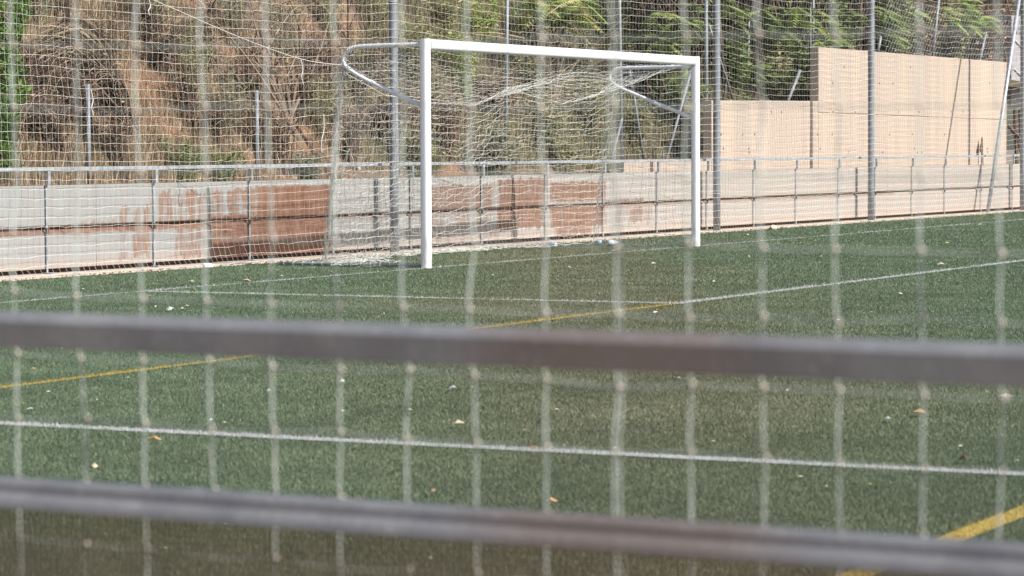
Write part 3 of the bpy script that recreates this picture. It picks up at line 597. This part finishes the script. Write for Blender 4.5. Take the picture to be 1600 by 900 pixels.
# ------------------------------------------------------------------ bare trees and trees with long compound leaves
def bare_tree(label, base, top_pts, r0, cols, leaf=None):
    base = np.array(base); o = thing('bare_tree', label, 'tree', 'leafless small trees on the slope', tuple(base)); mb = MB(); bb = MB()
    fork = (np.mean([t for t in top_pts], axis=0)-base)*.38
    mb.tube([np.array([0, 0, -.1]), fork*.5+np.array([.05, 0, 0]), fork], [r0, r0*.85, r0*.7], 7, True, cvar(cols[0])); mb.build('trunk', M_BARK, o)
    for t in top_pts:
        e = np.array(t)-base; c = fork+(e-fork)*.5+np.array([random.gauss(0, .1), 0, .08]); P = smooth_path([fork, c, e], 6); bb.tube(P, np.linspace(r0*.6, r0*.15, len(P)), 5, False, cvar(cols[0]))
        for k_ in range(11):
            q = P[random.randint(2, len(P)-1)]; dd = np.array([random.gauss(0, .4), random.gauss(0, .3), random.uniform(.0, .6)]); pp = [q, q+dd*.5+np.array([0, 0, .04]), q+dd]
            bb.tube(smooth_path(pp, 3), np.linspace(r0*.22, r0*.08, 7), 3, False, cvar(random.choice(cols)))
            for m_ in range(3):
                q2 = q+dd*random.uniform(.3, 1); d2 = np.array([random.gauss(0, .2), random.gauss(0, .15), random.uniform(-.1, .3)]); bb.tube([q2, q2+d2*.5, q2+d2], r0*.07, 3, False, cvar(random.choice(cols)))
    bb.build('branches', M_BARK, o)
T5 = 4.3
bare_tree('leafless forked tree left of the goal with branches spreading over the slope', on_t(500, 290, 3.9), [on_t(325, 20, 4.2), on_t(360, 40, 4.3), on_t(385, -10, 4.4), on_t(410, 60, 4.3)], .045, BROWN+DARK)
bare_tree('leafless thin tree leaning right behind the curved goal bracket', on_t(440, 290, 3.9), [on_t(470, 30, 4.3), on_t(520, 10, 4.4), on_t(445, -10, 4.3)], .035, BROWN+DARK)
bare_tree('thin grey trunk tree behind the left goal bracket', on_t(560, 290, 4.0), [on_t(570, -20, 4.5), on_t(600, -10, 4.5), on_t(545, -20, 4.5)], .035, DARK)
bare_tree('small dead tree with dark trunk above the orange soil patch', on_t(243, 145, 4.6), [on_t(255, 60, 4.8), on_t(230, 40, 4.8), on_t(275, 50, 4.8)], .03, DARK)
bare_tree('dead branching sapling behind the right half of the net', on_t(850, 250, 4.4), [on_t(900, 40, 4.7), on_t(860, 20, 4.7), on_t(940, 60, 4.7), on_t(820, 60, 4.7)], .03, BROWN)
def compound_leaf(Vs, Cs, mb, p, d, ln, cols, pairs=10):
    d = np.array(d)/np.linalg.norm(d); sd = np.cross(d, [0, 0, 1.]); sd /= np.linalg.norm(sd)+1e-9; c = random.choice(cols)
    pts = [p+d*ln*v+np.array([0, 0, -.35*ln*v*v]) for v in np.linspace(0, 1, pairs+1)]
    mb.tube(pts[::2], .003, 3, False, (.2, .22, .08))
    for k_ in range(1, pairs+1):
        q = pts[k_]; l = ln*.34*(1-.45*abs(k_/pairs-.45)); 
        for sg in (-1, 1):
            dd = sd*sg*.85+d*.35+np.array([0, 0, -.45-.2*random.random()]); dd /= np.linalg.norm(dd); wv = np.cross(dd, [0, 0, 1.]); wv = wv/np.linalg.norm(wv)*l*.19+np.array([0, 0, .02*l])
            Vs.append([q, q+dd*l*.35+wv, q+dd*l, q+dd*l*.35-wv]); Cs.append(cvar(c, .2))
def heaven_tree(label, base, clusters, cols, r0=.05, nleaf=14, ln=.46):
    base = np.array(base); o = thing('leafy_tree', label, 'tree', 'trees with long feathery leaves', tuple(base)); mb = MB(); tm = MB(); Vs = []; Cs = []
    mean = np.mean(clusters, axis=0)-base; fork = mean*.35
    tm.tube([np.array([0, 0, -.2]), fork*.6+np.array([.04, .02, 0]), fork], [r0, r0*.9, r0*.75], 8, True, (.16, .13, .11)); tm.build('trunk', M_BARK, o)
    for c in clusters:
        e = np.array(c)-base; P = smooth_path([fork, (fork+e)/2+np.array([random.gauss(0, .1), .1, -.05]), e], 5); mb.tube(P, np.linspace(r0*.5, .008, len(P)), 5, False, (.17, .14, .11))
        for k_ in range(nleaf):
            a = 2*math.pi*k_/nleaf+random.uniform(-.3, .3); q = P[-1-random.randint(0, 2)]
            compound_leaf(Vs, Cs, mb, q, (math.cos(a), math.sin(a)*.8-.2, random.uniform(-.45, .5)), ln*random.uniform(.7, 1.15), cols)
    mb.build('branches', M_BARK, o); fast_tris('foliage', np.array(Vs), M_LEAF, np.array(Cs), 4, o)
CL = lambda L_, t: [on_t(x, y, t+random.uniform(-.35, .35)) for x, y in L_]
heaven_tree('tree with long feathery leaves overhanging the step of the tan wall', on_t(1275, 175, 5.2), CL([(1215, 40), (1245, 10), (1280, 30), (1300, 62), (1240, 70), (1320, 20), (1190, 15), (1265, -20)], 4.75), GREEN+LIME[:2], .07)
heaven_tree('feathery green tree left of the second tall pole above the low tan wall', on_t(1190, 175, 5.4), CL([(1155, 10), (1140, 60), (1175, 105), (1150, 110), (1200, 80), (1130, -10), (1215, 115)], 5.0), GREEN, .05)
heaven_tree('feathery tree behind the right goal post', on_t(1070, 265, 5.0), CL([(1060, 30), (1085, 10), (1035, 60), (1075, 110), (1020, 20), (1090, 170)], 4.7), GREEN+LIME[:1], .045)
heaven_tree('bright feathery tree right of the third tall pole over the tan wall', on_t(1400, 110, 5.4), CL([(1385, 15), (1410, 40), (1430, 15), (1385, 50), (1400, -10)], 4.9), LIME[:3]+GREEN[:2], .05)
heaven_tree('bright yellow-green tree hanging over the right end of the tan wall', on_t(1500, 115, 5.4), CL([(1480, 10), (1510, 30), (1535, 25), (1500, 0), (1465, 20)], 4.9), LIME, .045)
heaven_tree('light green tree above the middle of the crossbar', on_t(870, 110, 5.6), CL([(860, 5), (890, 20), (905, 0), (830, -5)], 5.2), LIME, .04)
RG = 'leafy bushes behind the tan wall'
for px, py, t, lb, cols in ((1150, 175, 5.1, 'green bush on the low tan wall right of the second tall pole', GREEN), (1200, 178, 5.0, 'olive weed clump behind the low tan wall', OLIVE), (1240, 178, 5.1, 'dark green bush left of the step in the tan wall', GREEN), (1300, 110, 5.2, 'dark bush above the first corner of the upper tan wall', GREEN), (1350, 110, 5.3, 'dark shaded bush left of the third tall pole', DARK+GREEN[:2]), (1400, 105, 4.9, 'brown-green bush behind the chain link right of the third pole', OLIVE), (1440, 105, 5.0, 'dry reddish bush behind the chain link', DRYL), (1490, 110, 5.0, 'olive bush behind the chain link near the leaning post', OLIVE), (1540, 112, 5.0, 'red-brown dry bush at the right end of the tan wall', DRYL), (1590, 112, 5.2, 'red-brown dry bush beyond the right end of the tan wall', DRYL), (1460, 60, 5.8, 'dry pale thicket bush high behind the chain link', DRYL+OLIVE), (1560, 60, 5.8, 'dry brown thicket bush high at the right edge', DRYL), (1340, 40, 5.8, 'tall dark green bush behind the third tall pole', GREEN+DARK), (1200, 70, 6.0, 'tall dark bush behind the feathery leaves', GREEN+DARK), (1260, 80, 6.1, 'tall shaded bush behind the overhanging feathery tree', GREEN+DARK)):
    bush(name='leafy_bush', label=lb, cat='bush', base=on_t(px, py, t), h=1.5, wd=.8, nst=14, nlf=2000, lsize=.12, lcols=cols, scols=DARK, group=RG, arch=.5, stem_r=.01, leaf_from=.1, elong=2.4)
# cypress at the far left edge
cb = on_t(-22, 300, 3.9); cy = thing('cypress', 'dense green cypress at the left edge of the slope', 'tree', None, tuple(cb))
mb = MB(); mb.tube([(0, 0, -.2), (0, 0, 1.5), (0, 0, 4.4)], [.07, .05, .02], 8, True, (.14, .1, .07)); mb.build('trunk', M_BARK, cy)
N = 14000; zz_ = RNG.uniform(0, 4.5, N); rr = (.42*np.sin(np.clip(zz_/4.5*.92+.1, 0, 1)*math.pi)**.5)*RNG.uniform(.75, 1.08, N)*(1+.12*np.sin(zz_*7)); an = RNG.uniform(0, 6.28, N)
q = quads_along(np.stack([rr*np.cos(an), rr*np.sin(an), zz_], 1), .075, GREEN, 2.6, -.9); fast_tris('foliage', q, M_LEAF, pick([(.07, .15, .03), (.12, .22, .05), (.18, .28, .07), (.05, .10, .03)], N), 4, cy)

# ------------------------------------------------------------------ right edge: grey sheet hut, planks and a sign shadow cutout
t_ = 5.0; a = on_t(1580, 165, t_); b = on_t(1612, 48, t_)
ht = thing('grey_hut', 'small grey sheet-metal hut with white diagonal stripes at the right end of the tan wall', 'hut')
mb = MB(); mb.slab(a[0], a[0]+2.5, t_-SLOPE*0, t_+1.2, a[2], b[2]+.3); mb.build('wall', M_GREYP, ht)
for yy in (62, 108):
    p = on_t(1585, yy, t_-.02); q_ = on_t(1606, yy+22, t_-.02); mb = MB(); mb.tube([p, q_], .018, 4); mb.build('stripe', M_WHITEP, ht)
for x0, x1, y0 in ((1586, 1589, 170), (1594, 1597, 172)):
    p = on_t(x0, y0, t_); q_ = on_t(x1, 265, t_); mb = MB(); mb.tube([p, q_], .05, 6); mb.build('leg', M_WOOD_SHADOW, ht)
for (x0, y0, x1, y1, lb) in ((1576, 198, 1602, 226, 'dark plank leaning diagonally under the grey hut'), (1583, 190, 1594, 240, 'thin dark stick propped beside the leaning plank')):
    mb = MB(); p = on_t(x0, y0, 4.7); q_ = on_t(x1, y1, 4.7); mb.tube([p, q_], .045 if y1 < 230 else .02, 4); mb.build('plank', M_WOOD_SHADOW, origin=tuple(q_), label=lb, category='plank')
st = thing('sign_shadow_cutout', 'dark arrow-headed sign shadow as a stake behind the low wall near the right edge', 'cutout')  # dark cutout standing in for the cast shadow of a sign on the tan wall
p = on_t(1535, 214, 3.75); q_ = on_t(1536, 300, 3.75); kx = .0
mb = MB(); w_ = .085
hd = [(0, .0), (-.028, -.10), (-.10, -.26), (-.085, -.30), (-.03, -.33), (.03, -.33), (.04, -.12)]
n = len(hd); v = [(p[0]+a_*1.4, p[1]+dy, p[2]+b_) for dy in (0, .02) for a_, b_ in hd]
mb.add(v, [tuple(range(n))[::-1], tuple(range(n, 2*n))]+[(i, (i+1) % n, (i+1) % n+n, i+n) for i in range(n)]); mb.build('shadow_head', M_WOOD_SHADOW, st)
mb = MB(); mb.box((p[0]+.01, p[1]+.01, (p[2]-.33+q_[2]-.3)/2), (.05, .03, p[2]-.33-q_[2]+.3)); mb.build('shadow_shaft', M_WOOD_SHADOW, st)

# ------------------------------------------------------------------ litter
def bottle(px, py, ang, label, group='empty plastic bottles by the net'):
    p = on_g(px, py, .035); o = thing('plastic_bottle', label, 'bottle', group, (p[0], p[1], .045)); o.rotation_euler = (0, R(90), R(ang))
    pr = [(0, 0), (.028, .002), (.032, .012), (.030, .05), (.032, .08), (.032, .15), (.024, .175), (.012, .19), (.012, .205)]; n = 14; mb = MB()
    v = [(r*math.cos(2*math.pi*j/n), r*math.sin(2*math.pi*j/n), z-.1) for r, z in [(max(a_, .001), b_) for a_, b_ in pr] for j in range(n)]
    mb.add(v, [(i*n+j, i*n+(j+1) % n, (i+1)*n+(j+1) % n, (i+1)*n+j) for i in range(len(pr)-1) for j in range(n)]+[tuple(range((len(pr)-1)*n, len(pr)*n))]); mb.build('body', M_PLAST, o, smooth=True)
    mb = MB(); mb.tube([(0, 0, -.05), (0, 0, .0)], .0335, 16); mb.build('label', M_BLUE if 'blue' in label else M_WHITEP, o, smooth=True)
    mb = MB(); mb.tube([(0, 0, .105), (0, 0, .122)], .015, 12); mb.build('cap', M_BLUE, o)
bottle(937, 379, 20, 'clear bottle with blue label lying by the back of the net'); bottle(862, 383, 60, 'crumpled clear bottle lying left of the blue-labelled one'); bottle(957, 380, -15, 'empty clear bottle with white label nearest the right goal post')
def blob(name, cat, label, px, py, r, sc, mat, z=.02):
    p = on_g(px, py, z); bm = bmesh.new(); bmesh.ops.create_icosphere(bm, subdivisions=2, radius=r)
    for v in bm.verts:
        v.co = Vector((v.co.x*sc[0], v.co.y*sc[1], v.co.z*sc[2]))*random.uniform(.75, 1.2)
        v.co.z = max(v.co.z, -r*sc[2]*.5)
    me = bpy.data.meshes.new(name); bm.to_mesh(me); bm.free(); me.materials.append(mat); o = bpy.data.objects.new(name, me); COL.objects.link(o); o.location = p; o['label'] = label; o['category'] = cat
blob('plastic_bag', 'bag', 'crumpled white plastic bag on the kerb below the left net', 325, 415, .06, (1.6, .8, .5), M_WHITEP, .03)
blob('concrete_lump', 'stone', 'small grey concrete lump on the kerb right of the goal', 1208, 356.5, .07, (1.4, .9, .7), M_KERB, .03)
def scrap(px, py, size, col, label, z=.024, group=None, cat='leaf'):
    p = on_g(px, py, z); n = 7; v = [(0, 0, .55*size)]; a0 = random.uniform(0, 6)
    for i in range(n):
        a_ = a0+2*math.pi*i/n; r = size*random.uniform(.6, 1.1)*(1 if i % 2 else .65); v.append((r*math.cos(a_)*1.3, r*math.sin(a_)*.8, random.uniform(-.05, .3)*size))
    mb = MB(); mb.add(v, [(0, i+1, (i+1) % n+1) for i in range(n)]+[(0, (i+1) % n+1, i+1) for i in []], col); pr = dict(label=label, category=cat)
    o = mb.build('fallen_leaf' if cat == 'leaf' else 'litter_scrap', M_LEAF, **pr); o.location = p; o.rotation_euler = (random.uniform(-.15, .15), random.uniform(-.15, .15), random.uniform(0, 6))
    sm = o.modifiers.new('thick', 'SOLIDIFY'); sm.thickness = .0015
    if group: o['group'] = group
PALE, WHT, ORG, BRN, YEL = (.66, .60, .44), (.76, .76, .72), (.50, .33, .17), (.20, .12, .06), (.55, .52, .26)
SPEC = [(386, 440, .045, PALE, 'pale curled leaf on the turf below the second short post'), (265, 484, .04, WHT, 'whitish leaf just above the near rail at the left'), (377, 549, .035, BRN, 'dark brown curled leaf just below the near rail on the yellow line'), (242, 687, .028, ORG, 'orange leaf just below the near white line at the left'), (147, 731, .030, PALE, 'large pale yellow leaf near the bottom left of the turf'), (709, 607, .028, WHT, 'white scrap of leaf in mid turf below the near rail'), (715, 662, .030, PALE, 'flat cream leaf above the near white line in mid turf'), (534, 597, .030, WHT, 'narrow white leaf right of the end of the yellow line'), (1572, 621, .034, PALE, 'broad pale leaf at the right edge below the near rail'), (1437, 645, .032, ORG, 'orange leaf left of the broad pale one at the right'), (1387, 655, .022, WHT, 'small white scrap left of the orange leaf at the right'), (1506, 717, .030, BRN, 'brown curled leaf above the near white line at the right'), (861, 783, .022, ORG, 'orange leaf below the near white line in mid frame'), (675, 768, .016, ORG, 'small orange leaf above the lower near rail'), (1470, 414, .05, PALE, 'pale leaf just above the far white line at the right'), (836, 701, .020, ORG, 'tan leaf lying on the near white line')]
for px, py, s_, c, lb in SPEC: scrap(px, py, s_*1.25, c, lb)
SM = [(485/2, 340+139), (285, 482), (292, 478), (235, 463), (26, 542), (52, 576), (75, 612), (152, 625), (48, 639), (36, 630), (330, 656), (351, 660), (517, 425), (719, 458), (535, 642), (1115, 690), (819, 672), (889, 418), (1170, 401), (1250, 745), (1359, 756), (1115, 440), (989, 445), (1027, 484), (1407, 459), (1361, 488), (1283, 401), (1020, 412), (958, 392), (1167, 367), (352, 820), (258, 857), (671, 872), (815, 872), (1500, 697), (1023, 488), (1567, 340), (1310, 500), (870, 640), (1590, 720), (600, 490), (420, 610), (560, 380*1.1), (770, 430), (1350, 437), (97, 545), (200, 590), (640, 640), (1180, 560), (1060, 590), (430, 640), (960, 700), (1230, 610), (1290, 760), (300, 440), (440, 432), (130, 452), (1480, 380), (1530, 352), (1400, 356), (1250, 372)]
def zone(px, py):
    yr = 515+.035*px; yl = 662+.05*px; yb = 765+.06*px; yy = 605-.1236*px
    if py > yb: return 'below the lower near rail'
    if py > yl: return 'between near white line and lower rail'
    if py > yr: return 'between upper rail and near white line'
    if py > yy: return 'on turf just above the upper rail'
    return 'on turf between goal area and kerb'
for px, py in SM:
    c = random.choice([WHT, WHT, PALE, PALE, ORG, YEL]); nm = 'white' if c is WHT else 'orange' if c is ORG else 'pale yellow'
    d_ = np.linalg.norm(on_g(px, py)-C0); scrap(px, py, random.uniform(.010, .018)*(d_/16), c, 'tiny %s leaf %s, %s' % (nm.replace('pale ', ''), zone(px, py), 'at the far left' if px < 320 else 'left of centre' if px < 640 else 'in the centre' if px < 960 else 'right of centre' if px < 1280 else 'at the far right'), group='tiny leaf flecks on the turf')
mb = MB()                                               # crumbs gathered along the kerb
for i in range(1600):
    x = random.uniform(-5, 34); y = 2.42-abs(random.gauss(0, .12))+.05; p = W(x, y, .018); r = random.uniform(.006, .024)
    mb.box(p, (r, r*.8, r*.4), None, cvar(random.choice([PALE, ORG, WHT, BRN])))
mb.build('kerb_debris', M_LEAF, kind='stuff', label='dry leaf crumbs gathered along the kerb', category='debris')

# ------------------------------------------------------------------ near railing and net, out of focus
NX = C0[0]+3.0
nr = thing('near_railing', 'blurred weathered steel railing crossing the foreground with a brown veil mesh added below', 'railing')
zt = on_X(800, 518.5, NX)[2]+.003; zb = on_X(800, 560, NX)[2]
def bar(name, pr, bv):
    n = len(pr); mb = MB(); mb.add([(NX+a_, y_, b_+.0042*(y_+13.6)) for y_ in (-21, -7) for a_, b_ in pr], [tuple(range(n))[::-1], tuple(range(n, 2*n))]+[(i, (i+1) % n, (i+1) % n+n, i+n) for i in range(n)])
    o = mb.build(name, M_RAIL, nr, bevel=bv, seg=2); bm = bmesh.new(); bm.from_mesh(o.data); bmesh.ops.recalc_face_normals(bm, faces=bm.faces); bm.to_mesh(o.data); bm.free()
bar('top_rail', [(0, zt-.011), (.011, zt), (.042, zt), (.042, zt-.046), (.012, zt-.046), (.009, zt-.043)], .002)
zt2 = on_X(800, 792, NX)[2]-.0065
bar('lower_rail', [(.0, zt2-.005), (.004, zt2), (.034, zt2), (.034, zt2-.038), (-.008, zt2-.038), (-.011, zt2-.034), (-.008, zt2-.024), (0, zt2-.018)], .002)
for y in (-7.4, -9.9, -12.35, -14.9, -17.4, -19.9):
    mb = MB(); mb.box((NX+.03, y, (zt-.04)/2), (.04, .04, zt-.04)); mb.build('post', M_RAIL, nr, bevel=.004)
mb = MB(); r_ = .0011  # fine mesh added as a brown veil that tints the view below the lower rail
for y in np.arange(-15.6, -11.6, .0085): mb.box((NX+.022, y, .60), (.0022, .0022, 2*(zt2-.04-.60)))
for z in np.arange(.35, zt2-.045, .0085): mb.box((NX+.0245, -13.6, z), (.0022, 4.0, .0022))
mb.build('veil_mesh', M_VEIL, nr)
nn = thing('near_net', 'blurred pale square-mesh net hanging close to the camera behind the near railing', 'net')
NX2 = C0[0]+3.2
cols_px = [15, 115, 213, 315, 415, 520, 625, 732, 845, 955, 1070, 1185, 1305, 1435, 1560]
ys = [on_X(p, 0, NX2)[1] for p in cols_px]; ys = [ys[0]+.106*i for i in range(22, 0, -1)]+ys+[ys[-1]-.1*i for i in range(1, 22)]
z0 = on_X(727, 482, NX2)[2]; nz = 30; zrow = [z0+.086*(12-j) for j in range(nz)]
P = np.zeros((len(ys), nz, 3))
for i, y in enumerate(ys):
    for j in range(nz): P[i, j] = (NX2+random.gauss(0, .004), y+random.gauss(0, .0011)-.0016*(j-6)*.5, zrow[j]-.002*(i-29)*.35+random.gauss(0, .0022))
P = P[:, P[0, :, 2] > .02]
mb = MB()
for i in range(P.shape[0]):
    q = []
    for j in range(P.shape[1]-1):
        a, b = P[i, j], P[i, j+1]; q += [a, a*.75+b*.25+np.array([0, .0006, 0]), a*.45+b*.55+np.array([0, .0019, 0]), a*.12+b*.88+np.array([0, .0022, 0])]
    q.append(P[i, -1]); mb.tube(q, [.0009, .0013, .0016, .0016]*((len(q)-1)//4)+[.0009], 6, False)
mb.build('upright_cords', M_NEARC, nn, smooth=True)
mb = MB()
for j in range(P.shape[1]):
    q = []
    for i in range(P.shape[0]-1):
        a, b = P[i, j], P[i+1, j]; q += [a, a*.5+b*.5-np.array([0, 0, .0012])]
    q.append(P[-1, j]); mb.tube(q, .0010, 5, False)
mb.tube([p+np.array([.002, -.0055, 0]) for p in P[31]], .0013, 5, False)
mb.build('cross_cords', M_NEARC, nn, smooth=True)
mb = MB()
for i in range(14, 44):
    for j in range(P.shape[1]): mb.sphere(P[i, j]+np.array([0, -.001, 0]), .0033, 4, (1, 1.1, 1.35))
mb.build('knots', M_KNOT, nn, smooth=True, kind='stuff')
for o in list(bpy.data.objects):
    if o.type == 'MESH' and o.parent is None and 'label' not in o and 'kind' not in o: print('unlabelled', o.name)
print('OBJECTS', len(bpy.data.objects), 'tris', sum(len(o.data.polygons) for o in bpy.data.objects if o.type == 'MESH'))
